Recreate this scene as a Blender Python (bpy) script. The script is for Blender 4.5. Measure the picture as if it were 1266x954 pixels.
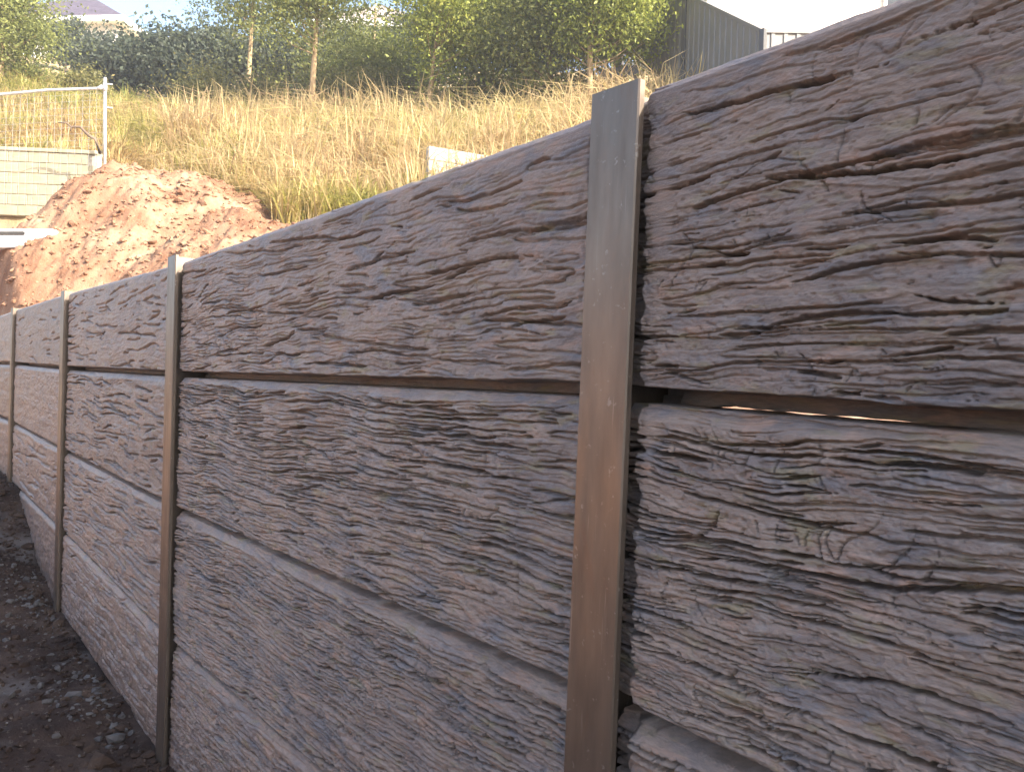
import bpy, math, random
import numpy as np
from mathutils import Matrix, Vector

for o in list(bpy.data.objects):
    bpy.data.objects.remove(o, do_unlink=True)
SC = bpy.context.scene
COL = SC.collection
rng = np.random.default_rng(7)
random.seed(7)

# ------------------------------------------------------------------ camera
# world: X runs along the wall away from the viewer, +Y is the viewer's side, Z up, ground at the wall foot = 0
FPX, IW, IH = 978.15, 1266.0, 954.0
CAM = np.array([-0.8693, 0.8313, 1.376])
YAW, PITCH, ROLL = -0.8904, -0.0072, 0.0301
FW = np.array([-math.sin(YAW) * math.cos(PITCH), -math.cos(YAW) * math.cos(PITCH), math.sin(PITCH)])
_r = np.cross(FW, [0, 0, 1.0]); _r /= np.linalg.norm(_r)
_u = np.cross(_r, FW)
RT = math.cos(ROLL) * _r + math.sin(ROLL) * _u
UP = -math.sin(ROLL) * _r + math.cos(ROLL) * _u
cd = bpy.data.cameras.new('camera')
cam = bpy.data.objects.new('camera', cd); COL.objects.link(cam)
m = Matrix.Identity(4)
for i in range(3):
    m[i][0], m[i][1], m[i][2], m[i][3] = RT[i], UP[i], -FW[i], CAM[i]
cam.matrix_world = m
cd.sensor_width = 36.0
cd.lens = FPX / IW * 36.0
cd.clip_start, cd.clip_end = 0.05, 2000
SC.camera = cam

# ------------------------------------------------------------------ sky, sun, exposure
SUN_EL = math.radians(31)
SUN_H = np.array([-0.941, -0.337]); SUN_H /= np.linalg.norm(SUN_H)
SUN_DIR = np.array([SUN_H[0] * math.cos(SUN_EL), SUN_H[1] * math.cos(SUN_EL), math.sin(SUN_EL)])
W = bpy.data.worlds.new('World'); SC.world = W; W.use_nodes = True
nt = W.node_tree
bg = nt.nodes['Background']
sky = nt.nodes.new('ShaderNodeTexSky'); sky.sky_type = 'NISHITA'; sky.sun_disc = False
sky.sun_elevation = SUN_EL
sky.sun_rotation = math.atan2(SUN_H[0], SUN_H[1])
sky.altitude = 50; sky.air_density = 1.0; sky.dust_density = 3.6; sky.ozone_density = 1.0
nt.links.new(sky.outputs[0], bg.inputs[0])
bg.inputs[1].default_value = 0.15
sl = bpy.data.lights.new('sun', 'SUN'); sl.energy = 3.9; sl.angle = math.radians(0.55); sl.color = (1.0, 0.90, 0.76)
sun = bpy.data.objects.new('sun', sl); COL.objects.link(sun)
sun.rotation_euler = Vector(SUN_DIR).to_track_quat('Z', 'Y').to_euler()
sun.location = (-20, -10, 20)
SC.view_settings.view_transform = 'Standard'
SC.view_settings.look = 'None'
SC.view_settings.gamma = 1.0
SC.view_settings.exposure = 1.95
SC.render.engine = 'CYCLES'

# ------------------------------------------------------------------ helpers
def P(px, py, d):
    """a point at depth d metres on the ray through a photo pixel"""
    return CAM + d * (FW + RT * (px - IW / 2) / FPX - UP * (py - IH / 2) / FPX)

def tag(o, label=None, cat=None, group=None, kind=None):
    if label: o['label'] = label
    if cat: o['category'] = cat
    if group: o['group'] = group
    if kind: o['kind'] = kind
    return o

def empty(name, loc, rz=0.0):
    o = bpy.data.objects.new(name, None); COL.objects.link(o)
    o.location = Vector(loc); o.rotation_euler = (0, 0, rz); o.empty_display_size = 0.1
    return o

def link(name, me, mat=None, parent=None, loc=None):
    o = bpy.data.objects.new(name, me); COL.objects.link(o)
    if mat is not None and len(me.materials) == 0: me.materials.append(mat)
    if parent is not None: o.parent = parent
    if loc is not None: o.location = Vector(loc)
    return o

def np_mesh(name, v, quads=None, tris=None, smooth=True, col=None):
    me = bpy.data.meshes.new(name)
    v = np.asarray(v, dtype=np.float32)
    fl, ls, tot = [], [], []
    if quads is not None and len(quads):
        q = np.asarray(quads, dtype=np.int32); fl.append(q.ravel()); tot.append(np.full(len(q), 4, np.int32))
    if tris is not None and len(tris):
        t = np.asarray(tris, dtype=np.int32); fl.append(t.ravel()); tot.append(np.full(len(t), 3, np.int32))
    fl = np.concatenate(fl); tot = np.concatenate(tot)
    st = np.concatenate([[0], np.cumsum(tot)[:-1]]).astype(np.int32)
    me.vertices.add(len(v)); me.vertices.foreach_set('co', v.ravel())
    me.loops.add(len(fl)); me.loops.foreach_set('vertex_index', fl)
    me.polygons.add(len(tot)); me.polygons.foreach_set('loop_start', st)
    try: me.polygons.foreach_set('loop_total', tot)
    except Exception: pass
    me.polygons.foreach_set('use_smooth', np.full(len(tot), smooth, dtype=bool))
    if col is not None:
        a = me.color_attributes.new('tint', 'FLOAT_COLOR', 'POINT')
        c = np.ones((len(v), 4), np.float32); c[:, :3] = col
        a.data.foreach_set('color', c.ravel())
    me.update(calc_edges=True); me.validate()
    return me

def grid_quads(nr, nc, wrap=False):
    r = np.arange(nr if wrap else nr - 1)[:, None]; c = np.arange(nc - 1)[None, :]
    r2 = (r + 1) % nr
    a = r * nc + c; b = r * nc + c + 1; d = r2 * nc + c + 1; e = r2 * nc + c
    return np.stack([a, b, d, e], -1).reshape(-1, 4)

class MB:
    """collects boxes, tubes and prisms into one mesh"""
    def __init__(s): s.v = []; s.f = []
    def add(s, vs, fs):
        b = len(s.v); s.v += [tuple(map(float, p)) for p in vs]; s.f += [[b + i for i in f] for f in fs]
    def box(s, lo, hi):
        x0, y0, z0 = lo; x1, y1, z1 = hi
        s.add([(x0,y0,z0),(x1,y0,z0),(x1,y1,z0),(x0,y1,z0),(x0,y0,z1),(x1,y0,z1),(x1,y1,z1),(x0,y1,z1)],
              [(3,2,1,0),(4,5,6,7),(0,1,5,4),(1,2,6,5),(2,3,7,6),(3,0,4,7)])
    def cbox(s, lo, hi, c):
        """box with chamfered edges (plan and elevation)"""
        x0, y0, z0 = lo; x1, y1, z1 = hi
        def ring(z, i):
            return [(x0+i+c,y0+i,z),(x1-i-c,y0+i,z),(x1-i,y0+i+c,z),(x1-i,y1-i-c,z),(x1-i-c,y1-i,z),(x0+i+c,y1-i,z),(x0+i,y1-i-c,z),(x0+i,y0+i+c,z)]
        vs = ring(z0, c) + ring(z0 + c, 0) + ring(z1 - c, 0) + ring(z1, c)
        fs = [tuple(range(7, -1, -1)), tuple(range(24, 32))]
        for k in range(3):
            for i in range(8):
                j = (i + 1) % 8
                fs.append((k*8+i, k*8+j, k*8+8+j, k*8+8+i))
        s.add(vs, fs)
    def beam(s, a, b, w, h, up=(0, 0, 1)):
        a = np.array(a, float); b = np.array(b, float); t = b - a; t /= np.linalg.norm(t)
        sd = np.cross(t, up); sd /= np.linalg.norm(sd); u = np.cross(sd, t)
        vs = []
        for p in (a, b):
            for i, j in ((-1,-1),(1,-1),(1,1),(-1,1)): vs.append(p + sd*i*w/2 + u*j*h/2)
        s.add(vs, [(0,1,2,3)[::-1],(4,5,6,7),(0,1,5,4),(1,2,6,5),(2,3,7,6),(3,0,4,7)])
    def tube(s, pts, rad, n=8, cap=True):
        pts = [np.array(p, float) for p in pts]
        rad = [rad] * len(pts) if np.isscalar(rad) else rad
        vs, fs = [], []
        for i, p in enumerate(pts):
            t = pts[min(i+1, len(pts)-1)] - pts[max(i-1, 0)]; t /= np.linalg.norm(t) + 1e-9
            ref = np.array([0, 0, 1.0]) if abs(t[2]) < 0.9 else np.array([1.0, 0, 0])
            a = np.cross(t, ref); a /= np.linalg.norm(a); b = np.cross(t, a)
            for k in range(n):
                an = 2*math.pi*k/n; vs.append(p + rad[i]*(math.cos(an)*a + math.sin(an)*b))
        for i in range(len(pts)-1):
            for k in range(n):
                l = (k+1) % n; fs.append((i*n+k, i*n+l, (i+1)*n+l, (i+1)*n+k))
        if cap: fs += [tuple(range(n-1, -1, -1)), tuple(range((len(pts)-1)*n, len(pts)*n))]
        s.add(vs, fs)
    def mesh(s, name, smooth=False):
        me = bpy.data.meshes.new(name); me.from_pydata(s.v, [], s.f)
        if smooth: me.polygons.foreach_set('use_smooth', [True]*len(me.polygons))
        me.update(); return me
    def build(s, name, mat, parent=None, loc=None, smooth=False):
        return link(name, s.mesh(name, smooth), mat, parent, loc)

# vectorised gradient noise ------------------------------------------------
_perm = np.random.default_rng(11).permutation(1024).astype(np.int32)
_perm = np.concatenate([_perm, _perm])
_ga = np.random.default_rng(12).uniform(0, 2*np.pi, 1024)
_gx, _gy = np.cos(_ga).astype(np.float32), np.sin(_ga).astype(np.float32)
def perlin(x, y, seed=0):
    x = np.asarray(x, np.float32) + np.float32(seed * 17.31 + 400); y = np.asarray(y, np.float32) + np.float32(seed * 7.77 + 400)
    xi = np.floor(x).astype(np.int32); yi = np.floor(y).astype(np.int32)
    xf = x - xi; yf = y - yi
    u = xf*xf*xf*(xf*(xf*6-15)+10); v = yf*yf*yf*(yf*(yf*6-15)+10)
    def g(ix, iy, dx, dy):
        h = _perm[(_perm[ix & 1023] + iy) & 1023]
        return _gx[h]*dx + _gy[h]*dy
    a = g(xi, yi, xf, yf); b = g(xi+1, yi, xf-1, yf); c = g(xi, yi+1, xf, yf-1); d = g(xi+1, yi+1, xf-1, yf-1)
    return (a + u*(b-a) + v*((c + u*(d-c)) - (a + u*(b-a)))) * 1.5
def fbm(x, y, o=4, seed=0):
    s = 0; a = 1.0; f = 1.0
    for k in range(o):
        s = s + a*perlin(x*f, y*f, seed + k*3); a *= 0.5; f *= 2.03
    return s
def sstep(a, b, x):
    t = np.clip((x - a) / (b - a), 0, 1); return t*t*(3-2*t)

# materials ------------------------------------------------------------------
def new_mat(name):
    mt = bpy.data.materials.new(name); mt.use_nodes = True
    return mt, mt.node_tree, mt.node_tree.nodes['Principled BSDF']
def nd(t, typ, **kw):
    n = t.nodes.new(typ)
    for k, v in kw.items(): setattr(n, k, v)
    return n
def ramp(t, stops, interp='LINEAR'):
    r = nd(t, 'ShaderNodeValToRGB'); r.color_ramp.interpolation = interp
    els = r.color_ramp.elements
    while len(els) < len(stops): els.new(0.5)
    for e, (p, c) in zip(els, stops): e.position = p; e.color = (*c, 1) if len(c) == 3 else c
    return r
def coords(t, scale=(1, 1, 1), kind='Object'):
    c = nd(t, 'ShaderNodeTexCoord'); mp = nd(t, 'ShaderNodeMapping'); mp.inputs['Scale'].default_value = scale
    t.links.new(c.outputs[kind], mp.inputs[0]); return mp.outputs[0]
def noise(t, vec, scale, detail=5, rough=0.55, dist=0.0):
    n = nd(t, 'ShaderNodeTexNoise'); n.inputs['Scale'].default_value = scale; n.inputs['Detail'].default_value = detail
    n.inputs['Roughness'].default_value = rough; n.inputs['Distortion'].default_value = dist
    t.links.new(vec, n.inputs['Vector']); return n.outputs['Fac']
def mix(t, fac, a, b, blend='MIX'):
    mx = nd(t, 'ShaderNodeMix', data_type='RGBA', blend_type=blend)
    for s, v in ((0, fac), (6, a), (7, b)):
        if hasattr(v, 'is_linked') or hasattr(v, 'links'): t.links.new(v, mx.inputs[s])
        elif s == 0: mx.inputs[0].default_value = v
        else: mx.inputs[s].default_value = (*v, 1)
    return mx.outputs[2]
def bump(t, h, strength, dist, bsdf):
    b = nd(t, 'ShaderNodeBump'); b.inputs['Strength'].default_value = strength; b.inputs['Distance'].default_value = dist
    t.links.new(h, b.inputs['Height']); t.links.new(b.outputs[0], bsdf.inputs['Normal']); return b

def simple(name, c1, c2, scale=8, rough=0.7, metal=0.0, bstr=0.2, bdist=0.003, sc=(1, 1, 1), lo=.35, hi=.65):
    mt, t, b = new_mat(name)
    v = coords(t, sc); f = noise(t, v, scale)
    r = ramp(t, [(lo, c1), (hi, c2)]); t.links.new(f, r.inputs[0]); t.links.new(r.outputs[0], b.inputs['Base Color'])
    b.inputs['Roughness'].default_value = rough; b.inputs['Metallic'].default_value = metal
    if bstr: bump(t, noise(t, v, scale*6), bstr, bdist, b)
    return mt

def concrete_mat():
    mt, t, b = new_mat('stained_concrete')
    v = coords(t, (1, 1, 2.2), 'Generated'); v = coords(t, (1, 1, 2.4))
    big = noise(t, v, 5.0, 4, .6, .6)
    r1 = ramp(t, [(.30, (.134, .110, .106)), (.45, (.180, .143, .128)), (.58, (.228, .173, .142)), (.72, (.168, .139, .128))])
    t.links.new(big, r1.inputs[0])
    # ochre, salmon and slate stains of their own shape
    f2 = noise(t, coords(t, (1, 1, 3.2)), 11.0, 3, .5, .8)
    s2 = ramp(t, [(.54, (0, 0, 0)), (.68, (.85, .85, .85))]); t.links.new(f2, s2.inputs[0])
    c = mix(t, s2.outputs[0], r1.outputs[0], (.260, .172, .132))
    f3 = noise(t, coords(t, (1.1, 1, 2.6)), 8.3, 4, .55, .5)
    s3 = ramp(t, [(.32, (.85, .85, .85)), (.47, (0, 0, 0))]); t.links.new(f3, s3.inputs[0])
    c = mix(t, s3.outputs[0], c, (.125, .122, .136))
    f4 = noise(t, coords(t, (1.0, 1.3, 3.0)), 15.0, 3, .5, .4)
    s4 = ramp(t, [(.57, (0, 0, 0)), (.70, (.75, .75, .75))]); t.links.new(f4, s4.inputs[0])
    c = mix(t, s4.outputs[0], c, (.200, .165, .095))
    # grain along the board and fine speckle
    g = noise(t, coords(t, (1, 1, 9)), 55.0, 4, .65, .3)
    gr = ramp(t, [(.3, (.72, .72, .72)), (.7, (1.22, 1.2, 1.18))]); t.links.new(g, gr.inputs[0])
    c = mix(t, 1.0, c, gr.outputs[0], 'MULTIPLY')
    oi = nd(t, 'ShaderNodeObjectInfo'); tr_ = nd(t, 'ShaderNodeMapRange'); tr_.inputs[3].default_value = .98; tr_.inputs[4].default_value = 1.26
    t.links.new(oi.outputs['Random'], tr_.inputs[0]); c = mix(t, 1.0, c, tr_.outputs[0], 'MULTIPLY')
    # pale cement bloom in runs, and mud splashed up from the trench
    fb = noise(t, coords(t, (2.2, 1, .7)), 6.0, 5, .6, .4); sb_ = ramp(t, [(.58, (0, 0, 0)), (.74, (.55, .55, .55))]); t.links.new(fb, sb_.inputs[0])
    c = mix(t, sb_.outputs[0], c, (.27, .255, .25))
    sz_ = nd(t, 'ShaderNodeSeparateXYZ'); t.links.new(coords(t), sz_.inputs[0])
    mz = nd(t, 'ShaderNodeMapRange'); mz.inputs[1].default_value = .75; mz.inputs[2].default_value = .0; mz.inputs[3].default_value = -.12; mz.inputs[4].default_value = .22
    t.links.new(sz_.outputs[2], mz.inputs[0])
    fm = noise(t, coords(t), 28.0, 6, .7, .2); am = nd(t, 'ShaderNodeMath', operation='ADD'); t.links.new(fm, am.inputs[0]); t.links.new(mz.outputs[0], am.inputs[1])
    sm_ = ramp(t, [(.60, (0, 0, 0)), (.72, (.8, .8, .8))]); t.links.new(am.outputs[0], sm_.inputs[0])
    c = mix(t, sm_.outputs[0], c, (.085, .052, .038))
    t.links.new(c, b.inputs['Base Color'])
    b.inputs['Roughness'].default_value = 0.46
    b.inputs['Specular IOR Level'].default_value = 0.62
    h = noise(t, coords(t, (1, 1, 1.6)), 230.0, 5, .75, .1)
    bump(t, h, .9, .0026, b)
    return mt

def steel_mat():
    mt, t, b = new_mat('galvanised_steel')
    v = coords(t, (1, 1, .22)); f = noise(t, v, 26, 5, .6)
    r = ramp(t, [(.3, (.125, .101, .082)), (.7, (.185, .150, .122))]); t.links.new(f, r.inputs[0])
    sp = noise(t, coords(t), 75, 3, .6); s1 = ramp(t, [(.66, (0, 0, 0)), (.72, (.7, .7, .7))]); t.links.new(sp, s1.inputs[0])
    c = mix(t, s1.outputs[0], r.outputs[0], (.24, .215, .19))
    ru = noise(t, coords(t, (1, 1, .35)), 9, 6, .7, .5); s2 = ramp(t, [(.56, (0, 0, 0)), (.76, (.6, .6, .6))]); t.links.new(ru, s2.inputs[0])
    c = mix(t, s2.outputs[0], c, (.17, .095, .060))
    scr = noise(t, coords(t, (1, 1, .02)), 320, 2, .5); s3 = ramp(t, [(.68, (0, 0, 0)), (.74, (.5, .5, .5))]); t.links.new(scr, s3.inputs[0])
    c = mix(t, s3.outputs[0], c, (.30, .28, .26))
    t.links.new(c, b.inputs['Base Color'])
    mi = nd(t, 'ShaderNodeMapRange'); mi.inputs[3].default_value = .72; mi.inputs[4].default_value = .25; t.links.new(s1.outputs[0], mi.inputs[0]); t.links.new(mi.outputs[0], b.inputs['Metallic'])
    f2 = noise(t, coords(t, (1, 1, .1)), 60, 4, .6)
    rr = ramp(t, [(.3, (.34, .34, .34)), (.7, (.50, .50, .50))]); t.links.new(f2, rr.inputs[0]); t.links.new(rr.outputs[0], b.inputs['Roughness'])
    bump(t, noise(t, v, 150, 4), .12, .0008, b)
    return mt

def soil_mat(name, stops, rough=.95, scale=3.0, bd=.02, speck=(.45, .38, .30)):
    mt, t, b = new_mat(name)
    v = coords(t); f = noise(t, v, scale, 8, .65, .3)
    r = ramp(t, stops); t.links.new(f, r.inputs[0])
    f2 = noise(t, v, scale*14, 3, .6); s = ramp(t, [(.62, (0, 0, 0)), (.72, (.6, .6, .6))]); t.links.new(f2, s.inputs[0])
    c = mix(t, s.outputs[0], r.outputs[0], speck)
    t.links.new(c, b.inputs['Base Color'])
    b.inputs['Roughness'].default_value = rough; b.inputs['Specular IOR Level'].default_value = .1
    bump(t, noise(t, v, scale*9, 6, .7), .8, bd, b)
    return mt

def tint_mat(name, rough=.6, trans=.3, sat=1.0):
    """foliage and grass: own colour of each blade from the 'tint' attribute"""
    mt, t, b = new_mat(name)
    a = nd(t, 'ShaderNodeAttribute', attribute_name='tint')
    t.links.new(a.outputs['Color'], b.inputs['Base Color'])
    b.inputs['Roughness'].default_value = rough; b.inputs['Specular IOR Level'].default_value = .25
    tr = nd(t, 'ShaderNodeBsdfTranslucent'); t.links.new(a.outputs['Color'], tr.inputs['Color'])
    ms = nd(t, 'ShaderNodeMixShader'); ms.inputs[0].default_value = trans
    out = t.nodes['Material Output']
    t.links.new(b.outputs[0], ms.inputs[1]); t.links.new(tr.outputs[0], ms.inputs[2]); t.links.new(ms.outputs[0], out.inputs[0])
    return mt

M = {}
M['concrete'] = concrete_mat()
M['steel'] = steel_mat()
M['ground'] = soil_mat('ground_soil', [(.30, (.022, .015, .013)), (.48, (.045, .030, .024)), (.62, (.072, .05, .038)), (.78, (.055, .045, .04))], speck=(.22, .19, .17))
M['clay'] = soil_mat('red_clay', [(.28, (.14, .068, .042)), (.42, (.215, .115, .070)), (.54, (.265, .158, .102)), (.68, (.34, .25, .165))], scale=1.6, bd=.03, speck=(.40, .30, .20))
M['grass'] = tint_mat('dry_grass', .7, .5)
M['leaf'] = tint_mat('gum_leaf', .45, .5)
M['bark'] = simple('pale_bark', (.22, .15, .085), (.42, .31, .17), 9, .85, 0, .5, .01, (1, 1, .3))
M['bark_dark'] = simple('dark_bark', (.07, .05, .04), (.15, .11, .08), 9, .9, 0, .5, .01, (1, 1, .3))
M['galv'] = simple('galvanised_tube', (.50, .50, .50), (.66, .66, .65), 14, .45, .5, .05, .001)
M['wire'] = simple('mesh_wire', (.42, .42, .40), (.55, .55, .52), 14, .5, .5, 0)
M['clamp'] = simple('clamp_plastic', (.10, .09, .09), (.18, .16, .16), 14, .6, 0, 0)
M['block'] = simple('cream_block', (.30, .27, .18), (.40, .365, .26), 3, .9, 0, .4, .006)
M['pale_conc'] = simple('pale_concrete', (.32, .295, .245), (.42, .39, .33), 5, .9, 0, .4, .005)
M['fence'] = simple('grey_sheet_steel', (.135, .135, .13), (.165, .162, .155), 2.5, .5, .15, .05, .002)
M['fence_trim'] = simple('grey_trim_steel', (.045, .045, .045), (.065, .065, .065), 2.5, .5, .15, 0)
M['render'] = simple('cream_render', (.72, .66, .56), (.80, .75, .66), 2, .9, 0, .2, .004)
M['white_wall'] = simple('white_render', (.62, .60, .56), (.72, .70, .66), 2, .9, 0, .2, .004)
M['roof'] = simple('purple_grey_tile', (.075, .062, .09), (.11, .092, .125), 3, .8, 0, .3, .01)
M['roof2'] = simple('pink_grey_tile', (.28, .22, .21), (.36, .30, .28), 3, .8, 0, .3, .01)
M['trim'] = simple('white_trim', (.74, .73, .70), (.80, .79, .77), 5, .5, 0, 0)
M['glass'] = simple('dark_glass', (.03, .035, .04), (.05, .055, .06), 2, .08, 0, 0)
M['white_plastic'] = simple('white_plastic', (.78, .78, .78), (.84, .84, .83), 6, .35, 0, .05, .001)
M['dark_slot'] = simple('dark_rubber', (.03, .03, .03), (.06, .055, .05), 6, .7, 0, 0)
M['grey_timber'] = simple('grey_timber', (.09, .09, .095), (.14, .14, .145), 7, .85, 0, .3, .004, (.3, 1, 1))

# ------------------------------------------------------------------ terrain
_D = np.array([2, 4, 7, 9, 12.35, 13.0, 15, 18, 24, 35, 60, 160])
_C = np.array([-300, 0, 125, 165, 300, 600, 850, 1100, 1500.])
_Z = np.array([
 [.85]*9,
 [.95]*9,
 [1.45, 1.55, 1.6, 1.6, 1.6, 1.7, 2.0, 2.3, 2.3],
 [1.9, 2.0, 2.1, 2.2, 2.5, 2.7, 3.2, 3.5, 3.5],
 [3.2, 3.4, 3.5, 3.6, 4.0, 4.4, 5.0, 5.2, 5.2],
 [4.75, 4.75, 4.75, 4.1, 4.5, 4.9, 5.5, 5.6, 5.6],
 [5.7, 5.7, 5.6, 5.5, 5.7, 5.9, 6.6, 6.8, 6.8],
 [7.5, 7.5, 7.1, 7.0, 7.05, 7.1, 7.7, 7.9, 7.9],
 [10.6, 10.6, 9.6, 9.4, 9.3, 9.4, 10., 10., 10.],
 [15.]*9, [19.]*9, [21.]*9])
def back_z(x, y):
    dx = x - CAM[0]; dy = y - CAM[1]
    h = math.hypot(FW[0], FW[1])
    d = (dx*FW[0] + dy*FW[1]) / h
    lat = dx*_r[0] + dy*_r[1]
    c = IW/2 + FPX*lat/np.maximum(d, .5)
    d = np.clip(d, _D[0], _D[-1]); c = np.clip(c, _C[0], _C[-1])
    i = np.clip(np.searchsorted(_D, d) - 1, 0, len(_D)-2); j = np.clip(np.searchsorted(_C, c) - 1, 0, len(_C)-2)
    a = (d - _D[i])/(_D[i+1]-_D[i]); b = (c - _C[j])/(_C[j+1]-_C[j])
    return (_Z[i, j]*(1-a)+_Z[i+1, j]*a)*(1-b) + (_Z[i, j+1]*(1-a)+_Z[i+1, j+1]*a)*b
def ground_z(x, y, detail=True):
    x = np.asarray(x, float); y = np.asarray(y, float)
    front = 0.50*sstep(4.15, 6.1, x + .35*y)*sstep(1.9, .2, y) + .05*sstep(1.2, 3.0, y) + 1.05*sstep(1.9, .5, x)*sstep(1.30, 2.05, y + .15*perlin(x*1.3, y*1.3, 6)) + 2.2*sstep(1.6, 5, x)*sstep(2.2, 6.0, y + .8*perlin(x*.15, y*.15, 4))  # unseen front banks added: near one blocks low light, far one bounces warm light
    if detail:
        near = np.exp(-((x-3)**2+(y)**2)/60)
        front = front + near*(.030*fbm(x*2.2, y*2.2, 4, 3) + .022*np.abs(fbm(x*9, y*9, 3, 5)))
        # pale rubble ridge spilled beside the third post
        front = front + .10*np.exp(-((x-4.35)/.35)**2-((y-.35)/.35)**2)
    w = sstep(-.10, -.45, y)
    bz = back_z(x, y)
    if detail: bz = bz + .10*fbm(x*.5, y*.5, 3, 8) + .035*fbm(x*2.1, y*2.1, 3, 9)
    return front*(1-w) + bz*w
def axis(knots):
    out = []
    for (a, b, s) in knots: out.append(np.arange(a, b, s))
    return np.concatenate(out + [[knots[-1][1]]])
gx = axis([(-160, -20, 14), (-20, -2, .75), (-2, 1.2, .2), (1.2, 8, .035), (8, 30, .3), (30, 60, 1.5), (60, 200, 14)])
gy = axis([(-200, -60, 14), (-60, -24, 1.2), (-24, -1, .3), (-1, -.05, .08), (-.05, 1.1, .03), (1.1, 4, .2), (4, 20, 1), (20, 160, 14)])
GX, GY = np.meshgrid(gx, gy)
GZ = ground_z(GX, GY)
gm = np_mesh('ground', np.stack([GX, GY, GZ], -1).reshape(-1, 3), quads=grid_quads(len(gy), len(gx)))
ground = link('ground', gm); tag(ground, kind='structure')
# one material: dark trench soil, red clay beyond; unseen front clay added for bounce
def ground_mat():
    mt, t, b = new_mat('site_soil')
    v = coords(t)
    f = noise(t, v, 3.0, 8, .65, .3)
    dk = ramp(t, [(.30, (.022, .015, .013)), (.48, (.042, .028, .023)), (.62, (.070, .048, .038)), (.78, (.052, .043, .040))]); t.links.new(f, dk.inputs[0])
    f1 = noise(t, v, 1.1, 8, .65, .3)
    cl = ramp(t, [(.25, (.21, .115, .075)), (.45, (.32, .185, .12)), (.62, (.39, .245, .165)), (.8, (.42, .30, .21))]); t.links.new(f1, cl.inputs[0])
    sx = nd(t, 'ShaderNodeSeparateXYZ'); t.links.new(v, sx.inputs[0])
    wob = noise(t, v, .9, 3)
    ad = nd(t, 'ShaderNodeMath', operation='ADD'); t.links.new(sx.outputs[1], ad.inputs[0]); t.links.new(wob, ad.inputs[1])
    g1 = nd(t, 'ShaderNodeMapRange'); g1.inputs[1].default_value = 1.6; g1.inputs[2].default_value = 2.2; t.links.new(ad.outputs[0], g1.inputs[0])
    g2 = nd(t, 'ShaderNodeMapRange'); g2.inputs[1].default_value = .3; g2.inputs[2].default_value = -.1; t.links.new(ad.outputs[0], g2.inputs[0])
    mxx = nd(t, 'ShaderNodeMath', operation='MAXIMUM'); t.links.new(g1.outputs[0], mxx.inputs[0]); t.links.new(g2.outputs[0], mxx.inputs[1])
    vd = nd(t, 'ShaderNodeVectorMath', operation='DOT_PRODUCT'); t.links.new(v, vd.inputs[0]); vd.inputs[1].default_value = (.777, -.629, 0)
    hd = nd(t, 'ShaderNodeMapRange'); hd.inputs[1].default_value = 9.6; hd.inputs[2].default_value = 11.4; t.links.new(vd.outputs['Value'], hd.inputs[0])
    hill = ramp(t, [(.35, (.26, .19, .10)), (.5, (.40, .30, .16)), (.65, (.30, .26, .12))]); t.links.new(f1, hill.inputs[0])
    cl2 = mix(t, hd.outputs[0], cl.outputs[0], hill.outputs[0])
    nx = nd(t, 'ShaderNodeMapRange'); nx.inputs[1].default_value = .6; nx.inputs[2].default_value = 2.2; t.links.new(sx.outputs[0], nx.inputs[0])  # unseen front soil stays dark nearby to cut bounce; clay farther along warms it
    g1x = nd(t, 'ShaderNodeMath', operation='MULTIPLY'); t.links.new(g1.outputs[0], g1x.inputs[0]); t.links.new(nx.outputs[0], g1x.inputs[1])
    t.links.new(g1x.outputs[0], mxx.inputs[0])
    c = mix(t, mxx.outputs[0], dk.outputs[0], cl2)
    f2 = noise(t, v, 42, 3, .6); s = ramp(t, [(.60, (0, 0, 0)), (.70, (.7, .7, .7))]); t.links.new(f2, s.inputs[0])
    c = mix(t, s.outputs[0], c, (.15, .12, .10))
    # pale cement spill
    f5 = noise(t, v, 1.7, 4, .6); s5 = ramp(t, [(.55, (0, 0, 0)), (.66, (.75, .75, .75))]); t.links.new(f5, s5.inputs[0])
    c = mix(t, s5.outputs[0], c, (.12, .11, .107))
    t.links.new(c, b.inputs['Base Color']); b.inputs['Roughness'].default_value = .95; b.inputs['Specular IOR Level'].default_value = .1
    bump(t, noise(t, v, 30, 6, .7), .8, .015, b)
    return mt
gm.materials.append(ground_mat())

# ------------------------------------------------------------------ retaining wall
BAY = 2.0235
ROW = [1.7807, 1.35, 0.90, 0.45, 0.0]          # top edge, then each joint, metres above the wall foot
# settled heights measured at each post (top, joint 1..4)
OFF = {-1: [.03, -.045, -.02, 0, 0], 0.5: [.006, .000, .004, 0, 0], 0: [-.006, .006, .002, 0, 0], 1: [-.028, .002, -.018, -.037, -.03],
       2: [.001, .009, .002, .010, .015], 3: [.012, .030, .035, .035, .03], 4: [.01, .03, .03, .03, .03], 5: [0, .02, .02, .02, .02]}
wall = empty('retaining_wall', (0, 0, 0))
tag(wall, 'long retaining wall of rough wood-grain concrete panels slotted between steel posts', 'retaining wall')

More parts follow.
